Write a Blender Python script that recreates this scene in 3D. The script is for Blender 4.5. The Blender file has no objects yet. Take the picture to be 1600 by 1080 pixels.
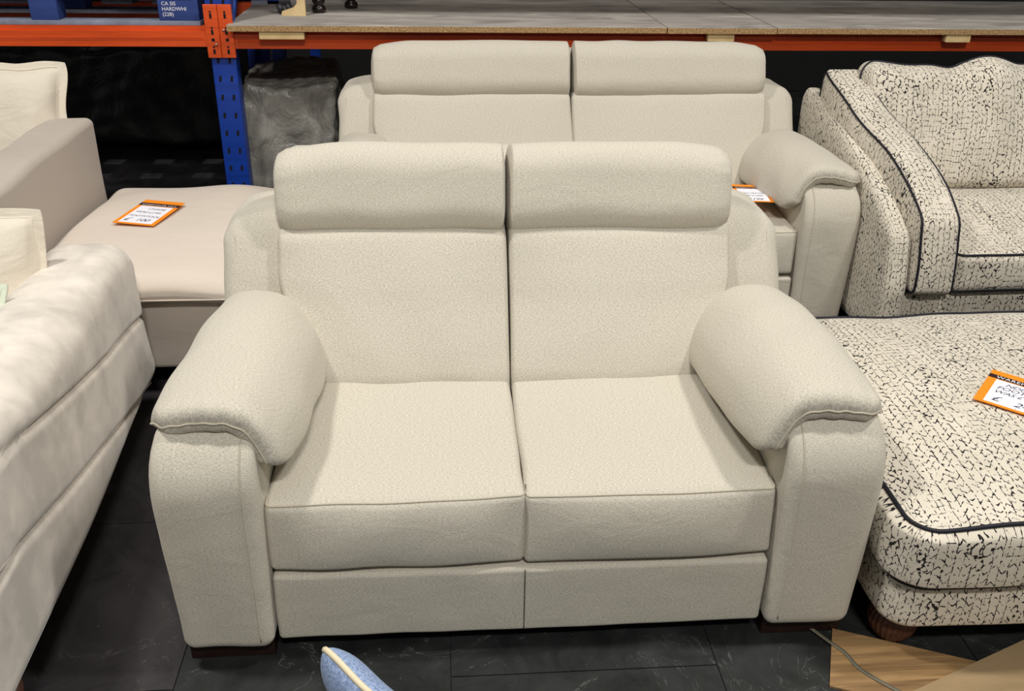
import bpy, math, random
import numpy as np
from mathutils import Matrix, Vector
random.seed(4); rng = np.random.default_rng(7)
sc = bpy.context.scene
COL = sc.collection
R = math.radians

# ------------------------------------------------------------------ camera
cd = bpy.data.cameras.new('camera'); cam = bpy.data.objects.new('camera', cd); COL.objects.link(cam)
sc.camera = cam
F_PX = 1482.6
cd.sensor_fit = 'HORIZONTAL'; cd.sensor_width = 36.0; cd.lens = F_PX / 1600 * 36.0
cd.clip_start = .02; cd.clip_end = 60
_p, _y, _r = R(26.72), R(4.82), R(1.02)
fw = Vector((math.sin(_y)*math.cos(_p), math.cos(_y)*math.cos(_p), -math.sin(_p)))
r0 = Vector((math.cos(_y), -math.sin(_y), 0)); u0 = r0.cross(fw)
rt = r0*math.cos(_r) + u0*math.sin(_r); up = u0*math.cos(_r) - r0*math.sin(_r)
cam.matrix_world = Matrix(((rt.x, up.x, -fw.x, -.1785), (rt.y, up.y, -fw.y, -1.6458), (rt.z, up.z, -fw.z, 1.6274), (0, 0, 0, 1)))

# ------------------------------------------------------------------ world, lights, exposure
wd = bpy.data.worlds.new('world'); sc.world = wd; wd.use_nodes = True
wd.node_tree.nodes['Background'].inputs[0].default_value = (.95, .98, .95, 1)
wd.node_tree.nodes['Background'].inputs[1].default_value = .24
def area(name, loc, target, power, sx, sy, col=(1, .95, .87)):
    l = bpy.data.lights.new(name, 'AREA'); l.shape = 'RECTANGLE'; l.size = sx; l.size_y = sy
    l.energy = power; l.color = col
    o = bpy.data.objects.new(name, l); COL.objects.link(o); o.location = loc
    o.rotation_euler = (Vector(target)-Vector(loc)).to_track_quat('-Z', 'Y').to_euler()
    return o
WARM = (1, .975, .925)
area('bay_light_left', (-2.3, .35, 5.2), (-.3, .9, .4), 165, .28, .5, WARM)
area('bay_light_right', (2.6, .0, 5.2), (.4, .6, .4), 165, .28, .5, WARM)
area('aisle_light_near', (.3, -3.6, 5.0), (0, .6, .4), 225, .8, .35, WARM)
area('bay_light_far', (.2, 5.2, 5.2), (0, 3.5, .0), 30, .6, .6, WARM)
sl_ = bpy.data.lights.new('slat_patch_spot', 'SPOT'); sl_.energy = 420; sl_.spot_size = R(17); sl_.spot_blend = .2; sl_.shadow_soft_size = .04  # unseen spot, added to throw floor patches through the slatted pallet
so_ = bpy.data.objects.new('slat_patch_spot', sl_); COL.objects.link(so_); so_.location = (-.6, 5.0, 5.6)
so_.rotation_euler = (Vector((-1.85, 4.2, 0))-Vector((-.6, 5.0, 5.6))).to_track_quat('-Z', 'Y').to_euler()
sc.view_settings.view_transform = 'Standard'; sc.view_settings.look = 'None'
sc.view_settings.gamma = 1; sc.view_settings.use_curve_mapping = False
sc.view_settings.exposure = -0.38

# ------------------------------------------------------------------ node helpers
class NT:
    def __init__(s, name):
        m = bpy.data.materials.new(name); m.use_nodes = True; s.m = m; s.t = m.node_tree
        s.b = s.t.nodes['Principled BSDF']
    def n(s, typ, **kw):
        nd = s.t.nodes.new(typ)
        for k, v in kw.items(): setattr(nd, k, v)
        return nd
    def put(s, sock, v):
        if isinstance(v, (int, float)): sock.default_value = v
        elif isinstance(v, tuple): sock.default_value = v if len(v) == len(sock.default_value) else v+(1,)
        else: s.t.links.new(v, sock)
    def M(s, op, a, b=0., c=0.):
        nd = s.n('ShaderNodeMath', operation=op)
        s.put(nd.inputs[0], a); s.put(nd.inputs[1], b); s.put(nd.inputs[2], c)
        return nd.outputs[0]
    def uv(s): return s.n('ShaderNodeTexCoord').outputs['UV']
    def obj(s): return s.n('ShaderNodeTexCoord').outputs['Object']
    def mapp(s, v, scale=(1, 1, 1), rot=(0, 0, 0), loc=(0, 0, 0)):
        nd = s.n('ShaderNodeMapping'); s.put(nd.inputs['Vector'], v)
        nd.inputs['Scale'].default_value = scale; nd.inputs['Rotation'].default_value = rot; nd.inputs['Location'].default_value = loc
        return nd.outputs[0]
    def noise(s, v, scale, detail=2., rough=.5, dist=0., col=False):
        nd = s.n('ShaderNodeTexNoise'); s.put(nd.inputs['Vector'], v)
        nd.inputs['Scale'].default_value = scale; nd.inputs['Detail'].default_value = detail
        nd.inputs['Roughness'].default_value = rough; nd.inputs['Distortion'].default_value = dist
        return nd.outputs['Color' if col else 'Fac']
    def ramp(s, f, a, b, lo=0., hi=1.):
        nd = s.n('ShaderNodeMapRange'); nd.clamp = True; s.put(nd.inputs[0], f)
        for i, q in enumerate((a, b, lo, hi)): nd.inputs[1+i].default_value = q
        return nd.outputs[0]
    def mix(s, f, a, b):
        nd = s.n('ShaderNodeMix', data_type='RGBA'); s.put(nd.inputs[0], f); s.put(nd.inputs[6], a); s.put(nd.inputs[7], b)
        return nd.outputs[2]
    def bump(s, h, dist, strength=1., prev=None):
        nd = s.n('ShaderNodeBump'); s.put(nd.inputs['Height'], h); nd.inputs['Distance'].default_value = dist
        nd.inputs['Strength'].default_value = strength
        if prev is not None: s.put(nd.inputs['Normal'], prev)
        return nd.outputs[0]
    def fin(s, col, rough=.8, normal=None, spec=.3, metal=0., sheen=0., sheen_r=.4):
        s.put(s.b.inputs['Base Color'], col); s.put(s.b.inputs['Roughness'], rough)
        s.b.inputs['Specular IOR Level'].default_value = spec; s.b.inputs['Metallic'].default_value = metal
        if sheen: s.b.inputs['Sheen Weight'].default_value = sheen; s.b.inputs['Sheen Roughness'].default_value = sheen_r
        if normal is not None: s.put(s.b.inputs['Normal'], normal)
        return s.m

def srgb(r, g, b):
    f = lambda c: (c/255/12.92) if c/255 <= .04045 else ((c/255+.055)/1.055)**2.4
    return (f(r), f(g), f(b), 1)

def woven(name, c1, c2, scale=1., bumpd=.0007, sheen=.15, wr=.004):
    t = NT(name); uv = t.uv()
    a = t.noise(t.mapp(uv, (170*scale, 620*scale, 1)), 1, 1.5)
    b = t.noise(t.mapp(uv, (560*scale, 260*scale, 1), loc=(7, 3, 0)), 1, 1.5)
    w = t.M('ADD', t.M('MULTIPLY', a, .62), t.M('MULTIPLY', b, .38))
    big = t.noise(uv, 5, 3)
    f = t.ramp(w, .38, .60)
    col = t.mix(f, c2, c1)
    col = t.mix(t.ramp(big, .3, .75, 0, .22), col, tuple(q*.82 for q in c1[:3])+(1,))
    wr1 = t.noise(t.mapp(uv, (1, 1.6, 1)), 7, 3, .55, .6)
    n = t.bump(wr1, wr, .8); n = t.bump(w, bumpd, 1, n)
    return t.fin(col, .92, n, .15, 0, sheen)
def plain(name, c, rough=.6, metal=0., spec=.4, var=.15, scale=6, bumpd=.0):
    t = NT(name); o = t.obj(); n = t.noise(o, scale, 5, .6)
    col = t.mix(t.ramp(n, .3, .7), tuple(q*(1-var) for q in c[:3])+(1,), tuple(min(1, q*(1+var)) for q in c[:3])+(1,))
    nm = t.bump(n, bumpd) if bumpd else None
    return t.fin(col, rough, nm, spec, metal)

MAT = {}
MAT['oat'] = woven('oat_weave', srgb(214, 207, 193), srgb(178, 170, 154))
MAT['oat_seam'] = woven('oat_seam_weave', srgb(200, 191, 172), srgb(176, 167, 150))
MAT['cream'] = woven('cream_linen', srgb(220, 207, 193), srgb(209, 196, 182), 1.0, .0004, .3, .005)
MAT['cream_scatter'] = woven('cream_scatter_linen', srgb(226, 216, 200), srgb(215, 205, 188), 1.0, .0004, .2, .012)
MAT['greige'] = woven('greige_linen', srgb(196, 184, 172), srgb(184, 172, 160), 1.0, .0004, .3, .004)
MAT['mint'] = woven('pale_green_linen', srgb(214, 220, 200), srgb(204, 210, 190), 1.0, .0004, .2, .008)
MAT['denim'] = woven('blue_denim', srgb(158, 176, 208), srgb(104, 122, 160), .7, .0008, .1, .004)
MAT['dark_seam'] = plain('dark_seam_thread', srgb(96, 90, 80), .9)  # dark thread colour of the base centre seam
MAT['black_pipe'] = plain('black_piping', srgb(26, 24, 34), .55, spec=.3)
MAT['cream_pipe'] = plain('cream_piping', srgb(226, 212, 180), .8, var=.05)

def velvet():
    t = NT('crushed_velvet'); uv = t.obj()
    a = t.noise(uv, 4.2, 3, .5, .2); b = t.noise(t.mapp(uv, (1, 1, 1), loc=(4, 9, 1)), 15, 3, .55, .3)
    f = t.ramp(t.M('ADD', t.M('MULTIPLY', a, .6), t.M('MULTIPLY', b, .4)), .40, .60)
    col = t.mix(f, srgb(204, 195, 184), srgb(234, 224, 212))
    n = t.bump(t.noise(uv, 420, 2), .0004); n = t.bump(b, .002, .4, n); n = t.bump(a, .008, .4, n)
    return t.fin(col, .62, n, .25, 0, .6, .3)
MAT['velvet'] = velvet()

def twig():
    t = NT('cream_black_twig_jacquard'); uv0 = t.uv()
    nz = t.noise(uv0, 22, 2, .5, 0, True)
    vm = t.n('ShaderNodeVectorMath', operation='MULTIPLY_ADD'); t.put(vm.inputs[0], nz)
    vm.inputs[1].default_value = (.013, .013, 0); t.put(vm.inputs[2], uv0)
    uv = vm.outputs[0]
    sep = t.n('ShaderNodeSeparateXYZ'); t.put(sep.inputs[0], uv); u, v = sep.outputs[0], sep.outputs[1]
    wmod = t.noise(uv0, 110, 2)
    thick = t.ramp(wmod, .40, .70, .0, .17)
    # chevrons
    tri = t.M('PINGPONG', u, .020)
    ch = t.M('FRACT', t.M('MULTIPLY', t.M('ADD', v, t.M('MULTIPLY', tri, 1.2)), 45))
    dch = t.M('ABSOLUTE', t.M('SUBTRACT', ch, .5))
    lch = t.M('LESS_THAN', dch, thick)
    mch = t.M('GREATER_THAN', t.noise(t.mapp(uv0, loc=(3, 1, 0)), 50, 1), .43)
    A = t.M('MULTIPLY', lch, mch)
    # spines of the chevrons
    sp = t.M('LESS_THAN', t.M('ABSOLUTE', t.M('SUBTRACT', tri, .010)), t.ramp(wmod, .40, .70, .0, .0022))
    # ladder grid
    gu = t.M('ABSOLUTE', t.M('SUBTRACT', t.M('FRACT', t.M('MULTIPLY', u, 85)), .5))
    gv = t.M('ABSOLUTE', t.M('SUBTRACT', t.M('FRACT', t.M('MULTIPLY', v, 48)), .5))
    g = t.M('MAXIMUM', t.M('LESS_THAN', gu, t.ramp(wmod, .40, .7, .0, .12)), t.M('LESS_THAN', gv, t.ramp(wmod, .38, .7, .0, .10)))
    G = t.M('MULTIPLY', g, t.M('GREATER_THAN', t.noise(t.mapp(uv0, (1, 1, 1), loc=(9, 2, 0)), 40, 1), .42))
    # twiggy cells
    vo = t.n('ShaderNodeTexVoronoi', feature='DISTANCE_TO_EDGE'); t.put(vo.inputs['Vector'], t.mapp(uv, (1.15, .8, 1)))
    vo.inputs['Scale'].default_value = 50
    cells = t.M('MULTIPLY', t.M('LESS_THAN', vo.outputs[0], t.ramp(wmod, .38, .70, .0, .14)), t.M('GREATER_THAN', t.noise(t.mapp(uv0, loc=(1, 6, 0)), 60, 1), .43))
    band = t.noise(t.mapp(uv0, (1, .35, 1)), 11, 1)
    pick = t.M('GREATER_THAN', band, .60); pick2 = t.M('LESS_THAN', band, .42)
    ink = t.M('MAXIMUM', A, sp)
    inv = lambda q: t.M('SUBTRACT', 1., q)
    ink = t.M('ADD', t.M('MULTIPLY', ink, inv(pick)), t.M('MULTIPLY', G, pick))
    ink = t.M('ADD', t.M('MULTIPLY', ink, inv(pick2)), t.M('MULTIPLY', cells, pick2))
    base = t.mix(t.ramp(t.noise(uv0, 9, 4), .3, .7), srgb(208, 199, 182), srgb(228, 218, 202))
    base = t.mix(t.ramp(t.noise(t.mapp(uv0, (500, 900, 1)), 1, 1), .35, .65, 0, .3), base, srgb(176, 166, 148))
    col = t.mix(ink, base, srgb(30, 27, 28))
    n = t.bump(t.M('MULTIPLY', ink, -1.), .0012, .7); n = t.bump(t.noise(uv0, 9, 3, .5, .5), .006, .6, n)
    return t.fin(col, .85, n, .2, 0, .25)
MAT['twig'] = twig()

def steel(name, c, rough=.42):
    t = NT(name); o = t.obj()
    n = t.noise(t.mapp(o, (2, 12, 30)), 1.4, 6, .65); s_ = t.noise(o, 60, 4, .7)
    col = t.mix(t.ramp(n, .35, .7), tuple(q*.72 for q in c[:3])+(1,), c)
    col = t.mix(t.ramp(s_, .70, .74), col, srgb(170, 150, 130))
    return t.fin(col, rough, t.bump(s_, .0006, .4), .4)
MAT['orange'] = steel('orange_rack_paint', srgb(226, 84, 30))
MAT['blue'] = steel('blue_rack_paint', srgb(24, 66, 168))
MAT['slot'] = plain('slot_black', srgb(12, 12, 16), .9)
MAT['bolt'] = plain('zinc_bolt', srgb(200, 196, 188), .35, .8)
MAT['pallet_blue'] = steel('chipped_blue_pallet_paint', srgb(48, 70, 136), .8)
MAT['pallet_grey'] = plain('grey_blue_pallet_board', srgb(128, 132, 150), .85, var=.3, scale=9)
def chip():
    t = NT('chipboard_core'); o = t.obj()
    vo = t.n('ShaderNodeTexVoronoi'); t.put(vo.inputs['Vector'], t.mapp(o, (1, 1, 3))); vo.inputs['Scale'].default_value = 160
    col = t.mix(t.ramp(t.noise(o, 120, 4, .7), .35, .65), srgb(132, 100, 66), srgb(190, 158, 112))
    return t.fin(col, .9, t.bump(vo.outputs[0], .001))
MAT['chip'] = chip()
def deck():
    t = NT('dusty_deck_board'); o = t.obj()
    a = t.noise(t.mapp(o, (1.2, 4, 1)), 2.2, 6, .62, 1.)
    col = t.mix(t.ramp(a, .35, .68), srgb(146, 140, 134), srgb(196, 190, 182))
    col = t.mix(t.ramp(t.noise(t.mapp(o, (1, 6, 1), loc=(3, 5, 0)), 3, 4, .6, 2), .60, .72, 0, .22), col, srgb(104, 100, 96))
    return t.fin(col, .8, t.bump(t.noise(o, 90, 3), .0005))
MAT['deck'] = deck()
def wood(name, c1, c2, sc_=(4, 60, 4), rough=.6):
    t = NT(name); o = t.obj()
    w = t.noise(t.mapp(o, sc_), 1, 5, .6, .8)
    return t.fin(t.mix(t.ramp(w, .32, .68), c1, c2), rough, t.bump(w, .0006, .5), .35)
MAT['pine'] = wood('pale_pine', srgb(198, 168, 118), srgb(226, 200, 152))
MAT['oak_plank'] = wood('oak_effect_plank', srgb(112, 84, 54), srgb(172, 138, 94), (3, 46, 3))
MAT['board_tan'] = wood('tan_fibreboard', srgb(138, 116, 84), srgb(158, 134, 100), (3, 7, 3), .8)
MAT['mahogany'] = wood('dark_mahogany', srgb(28, 15, 12), srgb(46, 27, 20), (60, 6, 60), .4)
MAT['bun'] = wood('reddish_turned_wood', srgb(58, 32, 24), srgb(92, 58, 44), (30, 30, 60), .4)
MAT['ebony'] = plain('glossy_dark_stain', srgb(30, 20, 18), .25)
MAT['rubber'] = plain('black_rubber', srgb(34, 34, 40), .5, var=.3)
MAT['blackcloth'] = plain('black_underlining', srgb(10, 10, 10), .95)
MAT['tag_orange'] = plain('tag_orange_ink', srgb(246, 142, 24), .6, var=.02)
MAT['tag_white'] = plain('tag_white_card', srgb(240, 238, 246), .6, var=.01)
MAT['tag_black'] = plain('tag_black_ink', srgb(40, 16, 14), .7, var=.01)
MAT['ink_blue'] = plain('marker_ink', srgb(34, 34, 62), .7, var=.01)
MAT['strap'] = plain('grey_strap', srgb(110, 104, 88), .7)
MAT['wall'] = plain('dark_warehouse_wall', srgb(30, 29, 29), .9)
def plastic(name, c, rough, k=1.):
    t = NT(name); o = t.obj()
    a = t.noise(t.mapp(o, (1, 1, .6)), 5, 5, .6, 2.2); b = t.noise(o, 22, 4, .6, 1.5)
    n = t.bump(a, .03*k, .9); n = t.bump(b, .004*k, .7, n)
    col = t.mix(t.ramp(a, .3, .7), tuple(q*.6 for q in c[:3])+(1,), tuple(q*1.3 for q in c[:3])+(1,))
    return t.fin(col, rough, n, .7)
MAT['wrap_grey'] = plastic('grey_plastic_wrap', srgb(134, 131, 124), .3, .7)
MAT['wrap_black'] = plastic('black_plastic_wrap', srgb(30, 29, 28), .35, .3)
def slate(name, c1, c2):
    t = NT(name); o = t.obj()
    a = t.noise(o, 5, 8, .65, 1.2); b = t.noise(t.mapp(o, loc=(4, 2, 0)), 2.2, 5, .6, 3)
    col = t.mix(t.ramp(a, .3, .75), c1, c2)
    vein = t.M('LESS_THAN', t.M('ABSOLUTE', t.M('SUBTRACT', b, .5)), .0035)
    vein = t.M('MULTIPLY', vein, t.M('GREATER_THAN', a, .52))
    col = t.mix(t.M('MULTIPLY', vein, .4), col, srgb(100, 100, 98))
    dust = t.ramp(t.noise(o, 140, 2), .74, .78, 0, .7)
    col = t.mix(dust, col, srgb(130, 130, 128))
    return t.fin(col, t.ramp(a, .3, .7, .42, .62), t.bump(a, .002, .5), .4)
MAT['slate'] = slate('dark_slate_vinyl', srgb(20, 21, 21), srgb(46, 48, 47))
MAT['slate_b'] = slate('charcoal_slate_vinyl', srgb(34, 32, 34), srgb(58, 55, 56))

# ------------------------------------------------------------------ mesh helpers
def link(name, V, Fc, mat, parent=None, uvs=None, smooth=True, fmat=None, mats=None):
    me = bpy.data.meshes.new(name); me.from_pydata([tuple(map(float, v)) for v in V], [], [tuple(map(int, f)) for f in Fc])
    for m in (mats or [mat]): me.materials.append(MAT[m])
    if fmat is not None: me.polygons.foreach_set('material_index', fmat)
    if uvs is not None:
        l = me.uv_layers.new(name='UVMap'); l.data.foreach_set('uv', np.asarray(uvs, dtype=np.float32).ravel())
    me.polygons.foreach_set('use_smooth', [smooth]*len(me.polygons)); me.update()
    o = bpy.data.objects.new(name, me); COL.objects.link(o)
    if parent: o.parent = parent
    return o
def thing(name, label, cat, loc=(0, 0, 0), rz=0., group=None):
    o = bpy.data.objects.new(name, None); COL.objects.link(o); o.empty_display_size = .1
    o.location = loc; o.rotation_euler = (0, 0, rz); return tag(o, label, cat, group)
def tag(o, label, cat, group=None):
    o['label'] = label; o['category'] = cat
    if group: o['group'] = group
    return o
def struct(o): o['kind'] = 'structure'; return o

def wob(P, amp, sc_, seed=0):
    r_ = np.random.default_rng(seed); out = np.zeros_like(P)
    for k in range(5):
        d = r_.normal(size=(3, 3))*sc_*(1+.5*k); ph = r_.uniform(0, 6.28, 3)
        out += np.sin(P@d+ph)*amp/(1+.6*k)
    return out

class Soft:
    """rounded, bulging box with a warp; cen + half sizes; r = rounding radii"""
    def __init__(s, lo, hi, r, n=(14, 14, 10), bulge=(0, 0, 0), warp=None, nr=4, bulge_neg=None):
        lo = np.array(lo, float); hi = np.array(hi, float)
        s.c = (lo+hi)/2; s.h = (hi-lo)/2; r = np.array([r]*3 if np.isscalar(r) else r, float)
        s.r = np.minimum(r, s.h*.98); s.n = n; s.bg = np.array(bulge, float); s.warp = warp; s.nr = nr
        s.bn = s.bg if bulge_neg is None else np.array(bulge_neg, float)
    def axis(s, a):
        h, r = s.h[a], s.r[a]; th = np.tan(np.linspace(0, math.pi/4, s.nr+1))
        edge = (h-r)+r*th
        mid = np.linspace(-(h-r), h-r, s.n[a]+1)
        return np.concatenate([-edge[::-1][:-1], mid, edge[1:]])
    def rnd(s, P):
        inn = s.h-s.r; Q = np.clip(P, -inn, inn); D = (P-Q)/s.r
        L = np.linalg.norm(D, axis=1); L[L < 1e-9] = 1
        on = np.max(np.abs(P)/s.h, axis=1)
        return Q+D/L[:, None]*s.r
    def fin(s, P):
        q = P/s.h; out = P.copy()
        for a in range(3):
            b, c = [k for k in range(3) if k != a]
            w = np.clip(1-np.abs(q[:, b])**2.6, 0, 1)*np.clip(1-np.abs(q[:, c])**2.6, 0, 1)
            out[:, a] += np.where(q[:, a] > 0, s.bg[a], s.bn[a])*q[:, a]*w
        out = out+s.c
        return s.warp(out) if s.warp else out
    def build(s, name, mat, parent=None, uvo=(0, 0)):
        ax = [s.axis(a) for a in range(3)]; idx = {}; V = []; Fc = []; UV = []
        def vid(i, j, k):
            t = (i, j, k)
            if t not in idx: idx[t] = len(V); V.append((ax[0][i], ax[1][j], ax[2][k]))
            return idx[t]
        for a in range(3):
            b, c = (a+1) % 3, (a+2) % 3
            for side in (0, len(ax[a])-1):
                for i in range(len(ax[b])-1):
                    for j in range(len(ax[c])-1):
                        q = []
                        for di, dj in ((0, 0), (1, 0), (1, 1), (0, 1)):
                            t = [0, 0, 0]; t[a] = side; t[b] = i+di; t[c] = j+dj; q.append(tuple(t))
                        if side == 0: q = q[::-1]
                        Fc.append([vid(*t) for t in q])
                        for t in q:
                            p = (ax[0][t[0]]+s.c[0], ax[1][t[1]]+s.c[1], ax[2][t[2]]+s.c[2])
                            if a == 0: UV.append((p[1]+uvo[0]+.37, p[2]+uvo[1]))
                            elif a == 1: UV.append((p[0]+uvo[0], p[2]+uvo[1]))
                            else: UV.append((p[0]+uvo[0], p[1]+uvo[1]+(.2 if side else .9)))
        P = s.fin(s.rnd(np.array(V)))
        return link(name, P, Fc, mat, parent, UV)
    def ring(s, axis, sign, off=.0, n=24):
        """closed loop along the rounded edge of face (axis, sign)"""
        b, c = [k for k in range(3) if k != axis]; pts = []
        hb, hc, rb, rc = s.h[b], s.h[c], s.r[b], s.r[c]
        k = math.sin(math.pi/4)
        for (sb, sc2, a0) in ((1, 1, 0), (-1, 1, 90), (-1, -1, 180), (1, -1, 270)):
            for t in np.linspace(0, 90, 8):
                an = R(a0+t); p = np.zeros(3)
                p[b] = sb*(hb-rb)+(rb*k+off)*math.cos(an); p[c] = sc2*(hc-rc)+(rc*k+off)*math.sin(an)
                p[axis] = sign*(s.h[axis]-s.r[axis]+s.r[axis]*k+off*.6)
                pts.append(p)
        P = []
        for i in range(len(pts)):
            a_, b_ = pts[i], pts[(i+1) % len(pts)]; L = np.linalg.norm(a_-b_); m = max(1, int(L/.03))
            for q in range(m): P.append(a_+(b_-a_)*q/m)
        return s.fin(np.array(P))

def tube(name, P, rad, mat, parent=None, closed=False, seg=6, flat=1.):
    P = np.array(P, float); n = len(P)
    T = np.roll(P, -1, 0)-np.roll(P, 1, 0) if closed else np.gradient(P, axis=0)
    T /= np.linalg.norm(T, axis=1)[:, None]+1e-12
    up_ = np.array([0, 0, 1.]); V = []; Fc = []
    prev = None
    for i in range(n):
        if prev is None:
            a = np.cross(T[i], up_)
            if np.linalg.norm(a) < 1e-3: a = np.cross(T[i], [0, 1, 0])
        else: a = prev-T[i]*(prev@T[i])
        a /= np.linalg.norm(a)+1e-12; prev = a; b = np.cross(a, T[i])
        for k in range(seg):
            an = 2*math.pi*k/seg; V.append(P[i]+rad*(a*math.cos(an)+b*math.sin(an)*flat))
    m = n if closed else n-1
    for i in range(m):
        for k in range(seg):
            a, b = i*seg+k, i*seg+(k+1) % seg; c, d = ((i+1) % n)*seg+(k+1) % seg, ((i+1) % n)*seg+k
            Fc.append((a, b, c, d))
    if not closed: Fc.append(tuple(range(seg))[::-1]); Fc.append(tuple((n-1)*seg+k for k in range(seg)))
    uvs = [(0, 0)]*sum(len(f) for f in Fc)
    return link(name, V, Fc, mat, parent, uvs)

def crom(K, s):
    """Catmull-Rom through points K (m,d) at parameters s in 0..1"""
    K = np.array(K, float); m = len(K)-1; Kp = np.vstack([2*K[0]-K[1], K, 2*K[-1]-K[-2]])
    x = np.clip(np.asarray(s)*m, 0, m-1e-9); i = x.astype(int); t = (x-i)[:, None]
    p0, p1, p2, p3 = Kp[i], Kp[i+1], Kp[i+2], Kp[i+3]
    return .5*((2*p1)+(-p0+p2)*t+(2*p0-5*p1+4*p2-p3)*t*t+(-p0+3*p1-3*p2+p3)*t**3)

def pillow(name, C, T, mat, parent=None, nu=40, nv=40, pu=4., pv=4., tmin=0., flange=0., post=None, size=(.5, .5), lean=0., flip=False):
    """puffed sheet: C(u,v)->xyz centre surface, thickness T; returns object and border loop"""
    cs = lambda n: (1-np.cos(np.pi*np.linspace(0, 1, n)))/2
    U, Vv = np.meshgrid(cs(nu), cs(nv), indexing='ij'); P = C(U.ravel(), Vv.ravel()).reshape(nu, nv, 3)
    e = 1e-3
    du = C(np.clip(U+e, 0, 1).ravel(), Vv.ravel())-C(np.clip(U-e, 0, 1).ravel(), Vv.ravel())
    dv = C(U.ravel(), np.clip(Vv+e, 0, 1).ravel())-C(U.ravel(), np.clip(Vv-e, 0, 1).ravel())
    N = np.cross(du, dv); N /= np.linalg.norm(N, axis=1)[:, None]+1e-12; N = N.reshape(nu, nv, 3)
    if flip: N = -N
    fu = flange/size[0]; fv = flange/size[1]
    uu = np.clip((U-fu)/(1-2*fu), 0, 1)*2-1; vv = np.clip((Vv-fv)/(1-2*fv), 0, 1)*2-1
    t = np.power(np.clip(1-np.abs(uu)**pu, 0, 1), 1/2.2)*np.power(np.clip(1-np.abs(vv)**pv, 0, 1), 1/2.2)*T+tmin
    if callable(lean): t = t*lean(U, Vv)
    border = np.zeros((nu, nv), bool); border[0] = border[-1] = True; border[:, 0] = border[:, -1] = True
    t = np.where(border, 0, t)
    top = P+N*t[..., None]; bot = P-N*t[..., None]
    V = list(top.reshape(-1, 3)); idb = np.zeros((nu, nv), int); idt = np.arange(nu*nv).reshape(nu, nv)
    for i in range(nu):
        for j in range(nv):
            if border[i, j]: idb[i, j] = idt[i, j]
            else: idb[i, j] = len(V); V.append(bot[i, j])
    V = np.array(V)
    if post: V = post(V)
    Fc = []; UV = []
    for i in range(nu-1):
        for j in range(nv-1):
            f = [(i, j), (i+1, j), (i+1, j+1), (i, j+1)]
            if flip: f = f[::-1]
            Fc.append([idt[a] for a in f]); UV += [(U[a]*size[0], Vv[a]*size[1]) for a in f]
            f = f[::-1]; Fc.append([idb[a] for a in f]); UV += [(U[a]*size[0]+1, Vv[a]*size[1]) for a in f]
    o = link(name, V, Fc, mat, parent, UV)
    loop = [idt[i, 0] for i in range(nu)]+[idt[-1, j] for j in range(1, nv)]+[idt[i, -1] for i in range(nu-2, -1, -1)]+[idt[0, j] for j in range(nv-2, 0, -1)]
    return o, V[loop]

def box(name, lo, hi, mat, parent=None, bev=0., rot=None):
    if bev:
        o = Soft(lo, hi, bev, (1, 1, 1), nr=2).build(name, mat, parent)
        return o
    x0, y0, z0 = lo; x1, y1, z1 = hi
    V = [(x0, y0, z0), (x1, y0, z0), (x1, y1, z0), (x0, y1, z0), (x0, y0, z1), (x1, y0, z1), (x1, y1, z1), (x0, y1, z1)]
    Fc = [(3, 2, 1, 0), (4, 5, 6, 7), (0, 1, 5, 4), (1, 2, 6, 5), (2, 3, 7, 6), (3, 0, 4, 7)]
    return link(name, V, Fc, mat, parent, [(0, 0), (1, 0), (1, 1), (0, 1)]*6, smooth=False)
def lathe(name, prof, mat, parent=None, seg=24, loc=(0, 0, 0), rib=0, ribamp=0.):
    V = []; Fc = []
    for (r_, z) in prof:
        for k in range(seg):
            a = 2*math.pi*k/seg; rr = r_*(1+(ribamp*math.cos(rib*a) if rib else 0))
            V.append((loc[0]+rr*math.cos(a), loc[1]+rr*math.sin(a), loc[2]+z))
    for i in range(len(prof)-1):
        for k in range(seg): Fc.append((i*seg+k, i*seg+(k+1) % seg, (i+1)*seg+(k+1) % seg, (i+1)*seg+k))
    Fc.append(tuple(range(seg))[::-1]); Fc.append(tuple((len(prof)-1)*seg+k for k in range(seg)))
    return link(name, V, Fc, mat, parent)
def smooth(x, a, b):
    t = np.clip((x-a)/(b-a), 0, 1); return t*t*(3-2*t)
def text_mesh(name, s, size, mat, parent, M4, shear=0., align='LEFT', spacing=1.):
    c = bpy.data.curves.new(name, 'FONT'); c.body = s; c.size = size; c.shear = shear; c.align_x = align
    c.space_character = spacing; c.resolution_u = 2
    o = bpy.data.objects.new(name, c); COL.objects.link(o)
    bpy.context.view_layer.update()
    me = bpy.data.meshes.new_from_object(o.evaluated_get(bpy.context.evaluated_depsgraph_get()))
    bpy.data.objects.remove(o); me.transform(M4); me.materials.clear(); me.materials.append(MAT[mat]); me.name = name
    o = bpy.data.objects.new(name, me); COL.objects.link(o); o.parent = parent
    return o

# ------------------------------------------------------------------ setting
fl = struct(box('floor', (-6, -4, -.06), (7, 9, -.004), 'slate'))
def slab(name, poly, z0, z1, mat, parent=None):
    n = len(poly); V = [(x, y, z0) for x, y in poly]+[(x, y, z1) for x, y in poly]
    Fc = [tuple(range(n))[::-1], tuple(range(n, 2*n))]+[(i, (i+1) % n, n+(i+1) % n, n+i) for i in range(n)]
    return link(name, V, Fc, mat, parent, smooth=False)
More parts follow.
